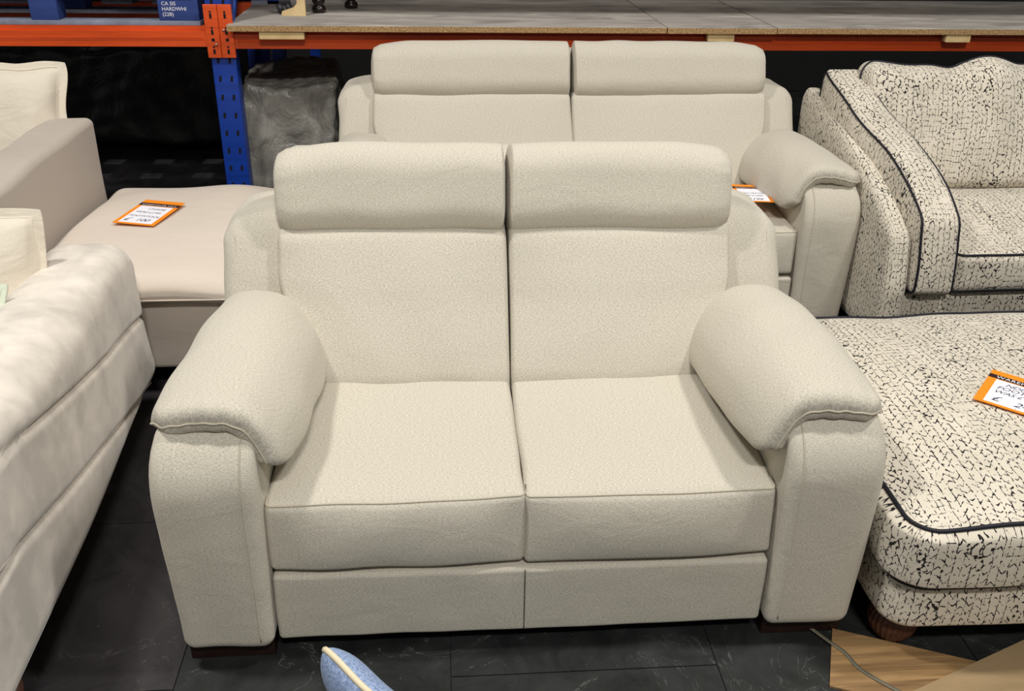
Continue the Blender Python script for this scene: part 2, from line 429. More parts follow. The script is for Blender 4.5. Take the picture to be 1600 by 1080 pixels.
# dark vinyl tiles, each a piece
xs = np.arange(-3.22, 3.3, .61)
for i in range(len(xs)-1):
    for j in range(-3, 8):
        y0 = .2+j*.61-.27*(i % 2)
        x0, x1 = xs[i]+.0015, xs[i+1]-.0015
        slab('floor_tile', [(x0, y0), (x1, y0), (x1, y0+.607), (x0, y0+.607)], -.004, 0, 'slate_b' if (x1 < -.7) else 'slate', fl)
struct(box('wall_back', (-6, 6.2, 0), (7, 6.3, 6), 'wall'))

# loose flooring pieces at lower right
def rotrect(c, d, L, W):
    d = np.array(d, float); d /= np.linalg.norm(d); n = np.array([d[1], -d[0]])
    c = np.array(c, float); return [tuple(c), tuple(c+n*W), tuple(c+n*W+d*L), tuple(c+d*L)]
tag(slab('wood_plank', rotrect((.747, .021), (.922, -.388), 1.2, .19), .0005, .006, 'oak_plank'), 'oak-grained flooring plank lying on dark floor below the bun foot', 'plank')
tag(slab('wood_plank', [(.78, -.215), (1.9, .24), (2.1, -.2), (.9, -.62)], .0065, .013, 'board_tan'), 'plain tan board overlapping the oak plank at the bottom right corner', 'board')
sp_ = [(.69, .03), (.72, -.02), (.745, -.06), (.76, -.11), (.80, -.16), (.86, -.22)]
S_ = crom([(x, y, 0) for x, y in sp_], np.linspace(0, 1, 30)); S_[:, 2] = .0075+.0005*0
nn = np.gradient(S_, axis=0); nn /= np.linalg.norm(nn, axis=1)[:, None]; nn = np.stack([-nn[:, 1], nn[:, 0], 0*nn[:, 0]], 1)*.005
V = list(S_+nn)+list(S_-nn)+list(S_+nn+[0, 0, .0012])+list(S_-nn+[0, 0, .0012]); n_ = 30
Fc = [(2*n_+i, 3*n_+i, 3*n_+i+1, 2*n_+i+1) for i in range(n_-1)]+[(i, i+1, n_+i+1, n_+i) for i in range(n_-1)]+[(i, 2*n_+i, 2*n_+i+1, i+1) for i in range(n_-1)]+[(n_+i, n_+i+1, 3*n_+i+1, 3*n_+i) for i in range(n_-1)]
tag(link('packing_strap', V, Fc, 'strap'), 'thin grey packing strap trailing across the oak-grained plank', 'strap')

# ------------------------------------------------------------------ the two oat sofas
def make_sofa(name, label, loc, rz, w, seed):
    root = thing(name, label, 'sofa', loc, rz)
    B = Soft((-.557-w, .012, .05), (.557+w, .90, .232), .012, (24, 10, 5), (0, 0, 0), lambda P: P+wob(P, .0012, 9, seed)); b = B.build('base', 'oat', root)
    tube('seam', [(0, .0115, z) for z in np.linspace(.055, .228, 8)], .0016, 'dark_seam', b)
    for s in (-1, 1):
        # seat cushions
        W = .559+w
        def wp(P, s=s):
            P = P+wob(P, .0022, 8, seed+3+s)
            P[:, 2] += .038*smooth(P[:, 1], .05, .55)*np.clip((P[:, 2]-.23)/.15, 0, 1)
            P[:, 1] += .012*np.clip((P[:, 2]-.25)/.15, 0, 1)*np.clip(1-P[:, 1]/.2, 0, 1)
            P[:, 2] -= .004*np.clip(1-P[:, 1]/.1, 0, 1)*np.clip(1-(P[:, 2]-.22)/.1, 0, 1)*np.cos(P[:, 0]*5)
            return P
        lo = (.001, .018, .238) if s > 0 else (-W, .018, .238); hi = (W, .62, .415) if s > 0 else (-.001, .62, .415)
        S = Soft(lo, hi, (.014, .02, .018), (22, 20, 8), (.0, .018, .022), wp, bulge_neg=(0, .018, .0))
        c = S.build('seat_cushion', 'oat', root, (seed*.3+s, 0))
        ring = S.ring(2, 1, .0005); ring = ring[ring[:, 1] < .60]
        ring = ring[np.argsort(ring[:, 0])]; fr = ring[ring[:, 1] < .08]
        tube('seam', fr, .0022, 'oat_seam', c)
        # back cushion: a reclined pad
        cur = [(.462, .40), (.476, .47), (.522, .54), (.585, .63), (.635, .72), (.672, .80)]
        zz = np.array([q[1] for q in cur]); yy = np.array([q[0] for q in cur])
        Wb = .592+w
        def wb(P, s=s):
            P = P+wob(P, .0025, 7, seed+9+s)
            z = P[:, 2]; y = P[:, 1].copy()
            k = 1-(.092/Wb)*(1-smooth(z, .44, .70))
            P[:, 0] = P[:, 0]*k
            P[:, 1] = y+np.interp(z, zz, yy)+.008
            return P
        lo = (.0015, -.005, .40) if s > 0 else (-Wb, -.005, .40); hi = (Wb, .17, .80) if s > 0 else (-.0015, .17, .80)
        S = Soft(lo, hi, (.014, .022, .03), (22, 8, 18), (0, 0, 0), wb, bulge_neg=(0, .03, 0))
        bc = S.build('back_cushion', 'oat', root, (seed*.5+s*1.3, .4))
        # headrest
        ca, sa = math.cos(R(17)), math.sin(R(17))
        def wh(P, s=s):
            # gathers at the outer ends
            e = np.clip((np.abs(P[:, 0])-(Wb-.07))/.07, 0, 1)
            P = P+wob(P, .002, 7, seed+19+s)
            an = np.arctan2(P[:, 2], P[:, 1]); rr = (1+.010*e*np.sin(an*19))*(1-.26*np.clip((np.abs(P[:, 0])-(Wb-.05))/.054, 0, 1)**2.4)
            y, z = P[:, 1]*rr, P[:, 2]*rr
            P[:, 1] = .760+y*ca+z*sa; P[:, 2] = .878-y*sa+z*ca
            x_ = P[:, 0]
            P[:, 2] -= .012*smooth(np.abs(x_), Wb-.16, Wb)*np.clip((P[:, 2]-.88)/.1, 0, 1)
            return P
        lo = (.0015, -.085, -.120) if s > 0 else (-Wb-.004, -.085, -.120); hi = (Wb+.004, .085, .112) if s > 0 else (-.0015, .085, .112)
        S = Soft(lo, hi, (.014, .075, .078), (30, 5, 5), (0, 0, .004), wh, nr=7)
        h = S.build('headrest', 'oat', bc, (seed*.7+s*2.1, .1))
        # arm
        xa0, xa1 = .562+w, .778+w
        def wa(P, s=s):
            P = P+wob(P, .0015, 9, seed+29+s)
            x, y, z = P[:, 0].copy(), P[:, 1].copy(), P[:, 2].copy()
            t = np.clip((z-.44)/.165, 0, 1)
            y = y+np.clip(1-y/.35, 0, 1.05)*.13*(1-np.sqrt(np.clip(1-t*t*.985, 0, 1)))
            z = z+.02*smooth(P[:, 1], .1, .7)*np.clip((z-.1)/.5, 0, 1)
            tt = np.clip((z-.35)/.25, 0, 1)
            fx = np.clip((x-xa0)/(xa1-xa0), 0, 1)
            x = x-.018*fx*np.clip((.40-z)/.4, 0, 1)-.055*fx*smooth(P[:, 1], .15, .6)*tt
            x = x-.03*fx*np.clip((z-.50)/.12, 0, 1)**2
            x = x+.012*(1-fx)*np.sin(np.clip((z-.1)/.45, 0, 1)*math.pi)*0
            return np.stack([s*x, y, z], 1)
        A = Soft((xa0, -.012, .05), (xa1, .93, .605), (.028, .02, .03), (8, 24, 22), (.006, .004, .0), wa)
        if s < 0:
            f0 = A.fin; A.fin = lambda P, f0=f0: f0(P)
        ar = A.build('arm', 'oat', root, (seed*.2+s, .6))
        if s < 0:
            ar.data.flip_normals()
        zz2 = np.linspace(.078, .585, 40)
        fr = np.stack([np.full(40, xa0+.03), np.full(40, -.0135), zz2], 1)
        tube('seam', wa(fr), .0018, 'oat_seam', ar)
        # arm pad draped over the arm
        def C(u, v, s=s):
            K = np.array([(.778, .596), (.712, .612), (.648, .618), (.592, .608), (.552, .555), (.528, .482)])
            K2 = np.array([(.715, .600), (.675, .624), (.628, .628), (.576, .614), (.526, .555), (.492, .475)])
            K3 = np.array([(.747, .604), (.70, .636), (.638, .645), (.574, .628), (.516, .565), (.486, .474)])
            a = crom(K, u); b_ = crom(K2, u); m = crom(K3, u)
            v_ = v[:, None]
            l0 = (1-v_)*(1-2*v_); l1 = 4*v_*(1-v_); l2 = v_*(2*v_-1)
            q = a*l0+m*l1+b_*l2
            y = .035+.57*v+.03*np.sin(u*math.pi)*(1-v)*0-.0*u
            y = y-.03*(1-v)*np.sin(np.clip(u, 0, .6)/.6*math.pi)*0+.05*np.clip(1-v/.5, 0, 1)*smooth(u, .88, 1.)+.03*np.clip(1-v/.5, 0, 1)*smooth(u, .12, 0.)
            return np.stack([s*(q[:, 0]+w), y, q[:, 1]], 1)
        def post(P, s=s):
            P = P+wob(P, .0035, 9, seed+41+s)
            g = np.clip(1-(P[:, 1]-.03)/.09, 0, 1)
            P[:, 2] += .0014*g*np.sin(P[:, 0]*170)
            P[:, 1] += .0015*g*np.sin(P[:, 0]*120+1)
            return P
        pd, lp = pillow('arm_pad', C, .036, 'oat', root, 46, 46, 10., 26., 0., 0., post, (.42, .58), flip=(s < 0))
        fr = lp[lp[:, 1] < .075]; fr = fr[np.argsort(-np.abs(fr[:, 0]))]
        tube('seam', fr, .0028, 'oat_seam', pd)
        # wing beside the backrest
        def ww(P, s=s):
            P = P+wob(P, .002, 8, seed+51+s)
            x, y, z = P[:, 0].copy(), P[:, 1].copy(), P[:, 2].copy()
            y = y+.18*np.clip((z-.55)/.4, 0, 1)*np.clip((.95-P[:, 1])/.3, 0, 1)
            fx = np.clip((x-(.56+w))/.16, 0, 1)
            z = z-.035*fx**2*np.clip((z-.6)/.2, 0, 1)
            return np.stack([s*x, y, z], 1)
        Wn = Soft((.54+w, .60, .30), (.735+w, .94, .83), (.04, .03, .05), (6, 8, 12), (0, .006, 0), ww)
        wo = Wn.build('side_wing', 'oat', root, (seed+s, .9))
        if s < 0: wo.data.flip_normals()
        rg = np.stack([np.full(24, .733+w-.035), np.full(24, .5995), np.linspace(.5, .80, 24)], 1)
        tube('seam', ww(rg), .0018, 'oat_seam', wo)
        # feet
        box('foot', (s*(.665+w)-.095, .02, 0), (s*(.665+w)+.095, .09, .05), 'mahogany', root, .003)
        box('foot', (s*(.665+w)-.05, .84, 0), (s*(.665+w)+.05, .91, .05), 'mahogany', root, .003)
    def wr(P):
        P[:, 1] += .10*np.clip((P[:, 2]-.3)/.6, 0, 1); return P
    Soft((-.60-w, .80, .06), (.60+w, .93, .93), .04, (12, 4, 10), (0, .01, 0), wr).build('back_panel', 'oat', root)
    box('underside', (-.53-w, .06, .046), (.53+w, .86, .052), 'blackcloth', root)
    return root
make_sofa('fabric_sofa', 'oat woven fabric two-seater sofa in front, padded headrests and arm pads', (0, 0, 0), 0, 0, 1)
make_sofa('fabric_sofa', 'wider oat woven fabric sofa standing behind the front two-seater, beneath the orange beam', (.394, 1.623, 0), R(.73), .229, 5)

# ------------------------------------------------------------------ price tags
def price_tag(label, P00, ux, uy, W, H, lines, name='price_tag', curl=0.):
    """P00 lower-left corner, ux/uy unit directions in 3D; printed card"""
    ux = Vector(ux).normalized(); uy = Vector(uy); uy = (uy-ux*uy.dot(ux)).normalized(); n = ux.cross(uy)
    root = thing(name, label, 'price tag', P00)
    root.matrix_world = Matrix(((ux.x, uy.x, n.x, P00[0]), (ux.y, uy.y, n.y, P00[1]), (ux.z, uy.z, n.z, P00[2]), (0, 0, 0, 1)))
    def card(nm, x0, y0, x1, y1, z0, z1, m): return box(nm, (x0, y0, z0), (x1, y1, z1), m, root)
    card('card', 0, 0, W, H, 0, .0012, 'tag_orange')
    card('title_band', .0, H*.76, W, H*.87, .0012, .0015, 'tag_black')
    card('white_panel', W*.10, H*.05, W*.90, H*.74, .0012, .0016, 'tag_white')
    text_mesh('printed_title', 'WAREHOUSE SALE', min(H*.10, W/10.4), 'tag_white', root, Matrix.Translation((W*.5, H*.78, .0018)), align='CENTER', spacing=1.08)
    for (s, x, y, sz, sh) in lines:
        text_mesh('handwriting', s, min(sz*H, W*(.86-x)/(.60*len(s))), 'ink_blue', root, Matrix.Translation((W*x, H*y, .0019)) @ Matrix.Rotation(R(random.uniform(-2, 2)), 4, 'Z'), shear=sh, spacing=.92)
    return root

# ------------------------------------------------------------------ cream footstool (left rear)
fs = thing('footstool', 'large cream linen footstool with an orange price tag, left of the rear sofa', 'footstool', (-1.12, 1.7, 0))
def wf(P):
    P = P+wob(P, .004, 5, 77)
    d = np.hypot((P[:, 0])/.45, (P[:, 1])/.55)
    P[:, 2] -= .03*smooth(d, .75, 1.2)*np.clip((P[:, 2]-.36)/.06, 0, 1); return P
box_c = Soft((-.39, -.48, .345), (.34, .58, .445), (.06, .05, .04), (20, 24, 5), (.01, .01, .028), wf, bulge_neg=(.01, .01, 0))
c = box_c.build('top_cushion', 'cream', fs)
# flat flange seam round the cushion
rg = Soft((-.392, -.482, .375), (.342, .582, .395), (.06, .05, .008), (20, 24, 3), (.01, .01, 0)).ring(2, -1, .012)
tube('flange', rg, .012, 'cream', c, True, 8, .4)
Soft((-.385, -.44, .10), (.335, .57, .348), .02, (10, 10, 6), (.004, .004, 0), lambda P: P+wob(P, .003, 6, 78)).build('base', 'greige', fs)
for sx in (-.33, .28):
    for sy in (-.38, .50): box('foot', (sx-.02, sy-.02, 0), (sx+.02, sy+.02, .102), 'blackcloth', fs, .002)
price_tag('orange price tag lying on the cream footstool', (-1.332, 1.655, .481), (.14, -.03, -.004), (.02, .25, .003), .155, .255,
          [('CHAISE', .36, .60, .11, .2), ('WAS £199', .16, .46, .11, .3), ('FOOTSTOOL', .14, .30, .115, .2), ('£', .14, .12, .17, .2), ('100', .42, .13, .14, .3)])

# ------------------------------------------------------------------ greige sofa with scatter cushion (far left)
ls = thing('linen_sofa', 'greige linen sofa at far left, flat square arm against the cream footstool', 'sofa', (-2.4, 1.7, 0))
o_ = lambda a, b, r_, m, nm, nn_=(10, 16, 12), bl=(.004, .004, .004), wp=None: Soft([a[i]-(-2.4, 1.7, 0)[i] for i in range(3)], [b[i]-(-2.4, 1.7, 0)[i] for i in range(3)], r_, nn_, bl, wp).build(nm, m, ls)
o_((-1.72, 1.12, .10), (-1.535, 2.25, .715), (.03, .035, .03), 'greige', 'arm', wp=lambda P: P+wob(P, .003, 5, 80))
o_((-3.1, 1.25, .10), (-1.725, 2.3, .305), .02, 'greige', 'base')
o_((-3.1, 1.16, .31), (-1.73, 2.1, .425), .05, 'greige', 'seat_cushion', bl=(.0, .01, .02))
o_((-3.1, 2.38, .10), (-1.80, 2.56, .74), .04, 'greige', 'back_panel')
for p_ in ((-1.66, 1.2), (-1.66, 2.15)): box('foot', (p_[0]+2.4-.025, p_[1]-1.7-.025, 0), (p_[0]+2.4+.025, p_[1]-1.7+.025, .102), 'blackcloth', ls, .002)

def scatter(name, label, mat, cen, size, thick, ex, ey, flange=.0, pipe=None, seed=0, pinch=.06, cat='cushion', pr=.005):
    ex = np.array(ex, float); ex /= np.linalg.norm(ex); ey = np.array(ey, float); ey -= ex*(ey@ex); ey /= np.linalg.norm(ey); en = np.cross(ex, ey)
    cen = np.array(cen, float); root = thing(name, label, cat, tuple(cen))
    hw, hh = size[0]/2, size[1]/2
    def C(u, v):
        a, b = 2*u-1, 2*v-1
        x = a*hw*(1-pinch*(1-b**2)); y = b*hh*(1-pinch*(1-a**2))
        # rounded corners
        k = np.clip(np.abs(a)**4*np.abs(b)**4, 0, 1)*(.13 if pipe else .07)
        x, y = x*(1-k), y*(1-k)
        return x[:, None]*ex+y[:, None]*ey+np.zeros((len(u), 1))*en
    def post(P):
        P = P+wob(P, .006, 9, seed)
        return P
    o, lp = pillow('cover', C, thick/2, mat, root, 44, 44, 2.6, 2.6, .004 if flange else 0., flange, post, size)
    if pipe: tube('piping', lp, pr, pipe, root, True, 8)
    if flange:
        f = flange/size[0]; t = np.linspace(f, 1-f, 26)
        q = np.concatenate([C(t, np.full(26, f)), C(np.full(26, 1-f), t), C(t[::-1], np.full(26, 1-f)), C(np.full(26, f), t[::-1])])
        tube('flange_seam', post(q-.0055*en*(-1 if en[1] > 0 else 1)*-1 if False else q+en*(.0045 if en[1] < 0 else -.0045)), .0022, mat, root, True)
    return root
scatter('scatter_cushion', 'cream linen scatter cushion with wide flange, upright behind the greige sofa arm', 'cream_scatter', (-1.92, 2.22, .68), (.62, .50), .16, (1, .12, .03), (-.03, .28, .95), .035, None, 3)

# ------------------------------------------------------------------ velvet sofa at left
VR = R(2.86)
vs = thing('velvet_sofa', 'pale crushed velvet sofa at the left edge, panelled arm side facing the two-seater', 'sofa', (-1.04, 0, 0), VR)
def wv(P):
    P = P+wob(P, .004, 4, 90)
    x, y, z = P[:, 0].copy(), P[:, 1].copy(), P[:, 2].copy()
    # two diagonal upholstery channels on the outer face
    side = np.clip((x+.06)/.05, 0, 1)
    for z0, z1 in ((.545, .357), (.375, .135)):
        zl = np.interp(y, [-.05, 1.11], [z0, z1]); d = z-zl
        x = x-side*.016*np.exp(-(d/.008)**2)+side*.004*np.exp(-((d-.05)/.05)**2)
    x = x+side*.012*np.clip((.35-z)/.35, 0, 1)
    z = z+.04*np.clip((.9-y)/.8, 0, 1)*np.clip((z-.3)/.25, 0, 1)
    z = z+.02*np.sin(np.clip((y-.75)/.4, 0, 1)*math.pi)*np.clip((z-.3)/.25, 0, 1)*np.clip((x+.12)/.1, 0, 1)
    return np.stack([x, y, z], 1)
A = Soft((-.27, -.32, .11), (0, 1.15, .605), (.10, .045, .085), (10, 60, 70), (.0, .01, .01), wv, nr=6)
ar = A.build('arm', 'velvet', vs)
for z0, z1 in ((.545, .357), (.375, .135)):
    ys_ = np.linspace(-.27, 1.09, 50); zl = np.interp(ys_, [-.3, -.05, 1.11], [z0+(z0-z1)*.215, z0, z1])
    tube('seam', wv(np.stack([np.zeros(50), ys_, zl], 1)), .0018, 'greige', ar)
Soft((-1.2, -.22, .115), (-.27, 1.0, .25), .03, (8, 8, 6)).build('base', 'velvet', vs)
Soft((-1.2, -.28, .25), (-.275, .86, .35), .05, (8, 10, 6), (0, .01, .02)).build('seat_cushion', 'velvet', vs)
Soft((-1.2, .97, .115), (-.272, 1.12, .62), .05, (8, 6, 8)).build('back_panel', 'velvet', vs)
for (px_, py_) in ((-.045, -.15), (-.20, .98), (-1.1, -.15), (-1.1, .98)):
    lathe('foot', [(.017, 0), (.020, .02), (.030, .117)], 'bun', vs, 14, (px_, py_, 0))
scatter('scatter_cushion', 'cream flanged cushion standing in the back corner of the velvet sofa', 'cream_scatter', (-1.495, .86, .575), (.50, .44), .15, (1, .10, .0), (.0, .26, .96), .032, None, 12)
scatter('scatter_cushion', 'small pale green cushion lying at the left edge on the velvet sofa', 'mint', (-1.44, .56, .55), (.38, .30), .09, (1, .05, .02), (-.05, .55, .75), .018, None, 14)

# ------------------------------------------------------------------ patterned footstool (right)
pf = thing('patterned_footstool', 'cream and black twig-patterned footstool with black piping, right of the two-seater', 'footstool', (1.32, .41, 0))
sh = lambda p: tuple(p[i]-(1.32, .41, 0)[i] for i in range(3))
cu = Soft(sh((.80, -.125, .238)), sh((1.86, .97, .395)), (.085, .085, .02), (22, 22, 6), (.012, .012, .055), lambda P: P+wob(P, .004, 5, 100), nr=5, bulge_neg=(.012, .012, 0))
c = cu.build('top_cushion', 'twig', pf)
tube('piping', cu.ring(2, 1, .002), .0052, 'black_pipe', c, True, 8)
tube('piping', cu.ring(2, -1, .006), .006, 'black_pipe', c, True, 8)
Soft(sh((.815, -.088, .085)), sh((1.86, .95, .24)), (.06, .06, .03), (20, 20, 5), (.01, .012, 0), lambda P: P+wob(P, .003, 5, 101), nr=5).build('base', 'twig', pf, (.31, .17))
box('underside', sh((.84, -.03, .078)), sh((1.8, .9, .088)), 'blackcloth', pf)
for (px_, py_) in ((.882, .006), (1.78, .015), (.88, .87), (1.78, .87)):
    lathe('bun_foot', [(.030, 0), (.040, .008), (.052, .03), (.057, .05), (.052, .072), (.040, .088)], 'bun', pf, 144, sh((px_, py_, 0)), 26, .035)
price_tag('orange price tag reading £249 on the patterned footstool', (1.150, .325, .456), (.150, -.135, -.004), (.135, .150, .0), .215, .20,
          [('NDL-1', .22, .60, .12, .3), ('FOOTSTOOL', .15, .475, .13, .25), ('WAS £ 839', .14, .355, .12, .3), ('£', .16, .12, .2, .2), ('249', .40, .12, .19, .3)])

# ------------------------------------------------------------------ patterned sofa (right rear)
ps = thing('patterned_sofa', 'cream and black twig-patterned sofa with black piping, at the right rear', 'sofa', (2.2, 1.9, 0))
OFF = np.array((2.2, 1.9, 0))
def W(lo, hi, r_, n, b, wp, name, uvo=(0, 0), par=ps, nr=4, bn=None):
    f = (lambda P: wp(P+OFF)-OFF) if wp else None
    S = Soft(np.array(lo)-OFF, np.array(hi)-OFF, r_, n, b, f, nr, bn); return S, S.build(name, 'twig', par, uvo)
def arm_w(P):
    P = P+wob(P, .004, 5, 110)
    t = np.clip((P[:, 2]-.08)/.42, 0, 1); P[:, 2] += t*(.30*np.clip(P[:, 1]-1.37, 0, 1)+.03*np.sin(np.clip((P[:, 1]-1.4)/.9, 0, 1)*math.pi))
    P[:, 1] += .05*np.clip((P[:, 2]-.3)/.2, 0, 1)*np.clip((1.6-P[:, 1])/.25, 0, 1)
    return P
W((1.412, 1.36, .08), (1.497, 2.42, .50), (.03, .03, .04), (4, 24, 12), (.004, 0, .01), arm_w, 'arm')
W((1.50, 1.40, .08), (3.1, 2.35, .265), .02, (20, 8, 6), (0, 0, 0), None, 'base', (.2, .3))
S, c = W((1.655, 1.372, .275), (2.95, 2.0, .425), (.04, .035, .03), (24, 16, 6), (0, .014, .03), lambda P: P+wob(P, .003, 5, 111)+np.stack([0*P[:, 0], 0*P[:, 0], .05*smooth(P[:, 1], 1.4, 1.9)], 1), 'seat_cushion', (.5, .1), nr=4, bn=(.0, .014, 0))
tube('piping', S.ring(2, 1, .002), .0045, 'black_pipe', c, True); tube('piping', S.ring(2, -1, .002), .0045, 'black_pipe', c, True)
def sidew(P):
    P = P+wob(P, .006, 4, 112)
    t = (P[:, 2]-.275)/.285; top = .56+.368*(P[:, 1]-1.37)+.03*np.sin(np.clip((P[:, 1]-1.37)/.85, 0, 1)*math.pi); bot = .275+.10*np.clip(P[:, 1]-1.6, 0, 1)
    P[:, 2] = bot+t*(top-bot)
    P[:, 1] += .02*np.clip((.5-P[:, 2])/.2, -1, 1)*np.clip((1.6-P[:, 1])/.2, 0, 1)*-1
    P[:, 0] -= .065*smooth(P[:, 1], 1.5, 2.2)
    return P
S, c = W((1.500, 1.355, .275), (1.645, 2.30, .56), (.018, .035, .03), (6, 30, 14), (.02, .004, .006), sidew, 'side_cushion', (.9, .2))
tube('piping', S.ring(0, -1, .002), .0045, 'black_pipe', c, True); tube('piping', S.ring(0, 1, .002), .0045, 'black_pipe', c, True)
def backw(P):
    P = P+wob(P, .008, 4, 113)
    t = np.clip((P[:, 2]-.48)/.45, 0, 1); x = P[:, 0]
    P[:, 1] += .16*t-.03*np.sin(t*3.14)*0
    P[:, 2] += t*(-.02*np.exp(-((x-1.93)/.06)**2)+.018*np.exp(-((x-1.60)/.1)**2)+.018*np.exp(-((x-2.08)/.08)**2)-.01*np.exp(-((x-2.22)/.05)**2))
    cr = np.exp(-((x-2.02-.12*(.9-P[:, 2]))/.02)**2)*smooth(P[:, 2], .7, .9)
    P[:, 1] += .022*cr*(P[:, 1] < 2.16)
    return P
S, c = W((1.56, 1.955, .47), (2.75, 2.14, .925), (.05, .09, .05), (60, 8, 24), (0, .03, .01), backw, 'back_cushion', (1.7, .5), nr=5)
tube('piping', S.ring(1, 0, .0165), .0045, 'black_pipe', c, True)
W((1.50, 2.34, .08), (3.1, 2.44, .86), .04, (20, 4, 10), (0, 0, 0), None, 'back_panel', (2.2, .1))
for (px_, py_) in ((1.47, 1.45), (1.47, 2.33), (3.0, 1.45)): lathe('bun_foot', [(.024, 0), (.032, .01), (.036, .04), (.028, .085)], 'bun', ps, 20, (px_-2.2, py_-1.9, 0))

price_tag('orange price tag on the rear sofa seat, half hidden by the front headrest', (.972, 1.775, .499), (.15, -.02, .0), (.02, .15, .004), .135, .20,
          [('TWO SEATER', .14, .46, .10, .2), ('WAS £1899', .14, .32, .10, .3), ('£1199', .18, .10, .17, .3)])

# ------------------------------------------------------------------ blue cushion at the bottom edge
_ex = np.array((.752, -.99, -.157)); _ex /= np.linalg.norm(_ex); _ey = np.array((-.145, -.316, 1.28)); _ey -= _ex*(_ey@_ex); _ey /= np.linalg.norm(_ey)
scatter('piped_cushion', 'blue denim-look cushion with cream piping poking up at the bottom edge', 'denim', tuple(np.array((-.394, -.30, .328))+_ex*.145-_ey*.125), (.34, .30), .095, _ex, _ey, 0., 'cream_pipe', 21, .05, pr=.0062)

# ------------------------------------------------------------------ pallet racking
rk = thing('pallet_rack', 'orange and blue steel pallet rack across the back', 'rack', (-1.11, 2.8, 0))
RO = (-1.11, 2.8, 0); q_ = lambda x, y, z: (x-RO[0], y-RO[1], z-RO[2])
def post(x0, x1, y0, y1):
    p = box('upright', q_(x0, y0, 0), q_(x1, y1, 2.3), 'blue', rk, .004); return p
fp = post(-1.165, -1.058, 2.765, 2.85); rp = post(-1.165, -1.058, 3.62, 3.70)
fp2 = post(3.35, 3.46, 2.765, 2.85)
# slots in the front upright, two staggered columns
V = []; Fc = []
for k in range(14):
    z = .03+k*.0815
    for cx_ in (-1.136, -1.086):
        b0 = len(V); dx = .007; x_ = cx_
        for (a_, c_) in ((-dx, -.012), (dx*.6, -.013), (dx, .012), (-dx*.6, .013)): V.append(q_(x_+a_, 2.7645, z+c_))
        Fc.append((b0, b0+1, b0+2, b0+3))
        for (a_, c_) in ((-dx, -.012), (dx*.6, -.013), (dx, .012), (-dx*.6, .013)): V.append(q_(x_+a_, 2.775, z+c_))
        for (i, j) in ((0, 1), (1, 2), (2, 3), (3, 0)): Fc.append((b0+i, b0+4+i, b0+4+j, b0+j))
sl = link('slot', V, Fc, 'slot', fp, smooth=False); sl['kind'] = 'stuff'
# diagonal braces of the frame
for (z0, z1) in ((.1, .75), (.75, .1+.0), (.80, 1.5)):
    tube('brace', [q_(-1.11, 2.85, z0), q_(-1.11, 3.62, z1)], .014, 'bolt' if False else 'blue', rk, seg=6)
# connectors
for (x0, x1, nm) in ((-1.172, -1.113, 'beam_connector'), (-1.1115, -1.052, 'beam_connector')):
    c = box(nm, q_(x0, 2.745, .858), q_(x1, 2.762, 1.082), 'orange', rk, .003)
    cx_ = (x0+x1)/2
    for z, h_, w_ in ((1.052, .004, .004), (1.035, .010, .005), (.985, .004, .004), (.967, .010, .005), (.935, .006, .007), (.905, .004, .004), (.885, .010, .005)):
        box('slot', q_(cx_-w_, 2.7440, z-h_), q_(cx_+w_, 2.746, z+h_), 'slot', c)
    lathe('bolt', [(.001, .006), (.006, .004), (.007, 0)][::-1], 'bolt', c, 10, q_(cx_+(.012 if x0 < -1.15 else -.01), 2.742, .975 if x0 > -1.15 else .915))
# beams: left bay and right bay (front and rear)
def beam(x0, x1, yf, zb, zt):
    # stepped box section
    y0 = yf; prof = [(y0, zb), (y0+.05, zb), (y0+.05, zt), (y0+.018, zt), (y0+.018, zt-.02), (y0, zt-.02)]
    V = [q_(x0, a, b) for a, b in prof]+[q_(x1, a, b) for a, b in prof]; n = len(prof)
    Fc = [tuple(range(n)), tuple(range(n, 2*n))[::-1]]+[(i, n+i, n+(i+1) % n, (i+1) % n) for i in range(n)]
    o = link('beam', V, Fc, 'orange', rk, smooth=False)
    for dz in (.028, .033, .038): tube('rib', [q_(x0+.01, y0-.0006, zb+dz), q_(x1-.01, y0-.0006, zb+dz)], .0012, 'orange', o, seg=4)
    return o
beam(-4.2, -1.172, 2.752, .905, .990); beam(-1.052, 3.36, 2.752, .897, .978)
beam(-4.2, -1.165, 3.64, .905, .990); beam(-1.058, 3.36, 3.64, .897, .978)
# upper level
beam(-4.2, -1.172, 2.752, 1.56, 1.64); beam(-1.052, 3.36, 2.752, 1.56, 1.64)
rk_up = box('upper_deck', q_(-4.2, 2.70, 1.64), q_(3.4, 3.7, 1.665), 'chip', rk)
# deck boards with chipboard edges
def board(x0, x1, y0, label):
    b = thing('deck_board', label, 'board', (x0, y0, .980))
    box('core', (0, 0, 0), (x1-x0, 3.72-y0, .0235), 'chip', b); box('grey_surface', (0, .0005, .0235), (x1-x0, 3.72-y0, .0245), 'deck', b)
    return b
board(-1.068, .852, 2.685, 'longest grey-faced chipboard shelf board on the rack, beside the blue upright')
board(.856, 1.352, 2.680, 'short grey-faced chipboard shelf board between the two longer ones')
board(1.358, 3.35, 2.688, 'grey-faced chipboard shelf board at the right end of the rack')
# pine battens under the boards
for (x0, x1, lab) in ((-.935, -.742, 'pale pine batten under the shelf board nearest the blue upright'), (1.045, 1.165, 'pale pine batten under the short middle shelf board'), (2.155, 2.27, 'pale pine batten under the right-hand shelf board')):
    V = []; b = box('batten', (0, 0, 0), (x1-x0, 1.0 if x0 > 0 else .06, .034), 'pine', None, .002); b.location = (x0, 2.695, .9455)
    if x0 > 0: b.data.transform(Matrix.Scale(.052, 4, (0, 1, 0)))
    tag(b, lab, 'batten')

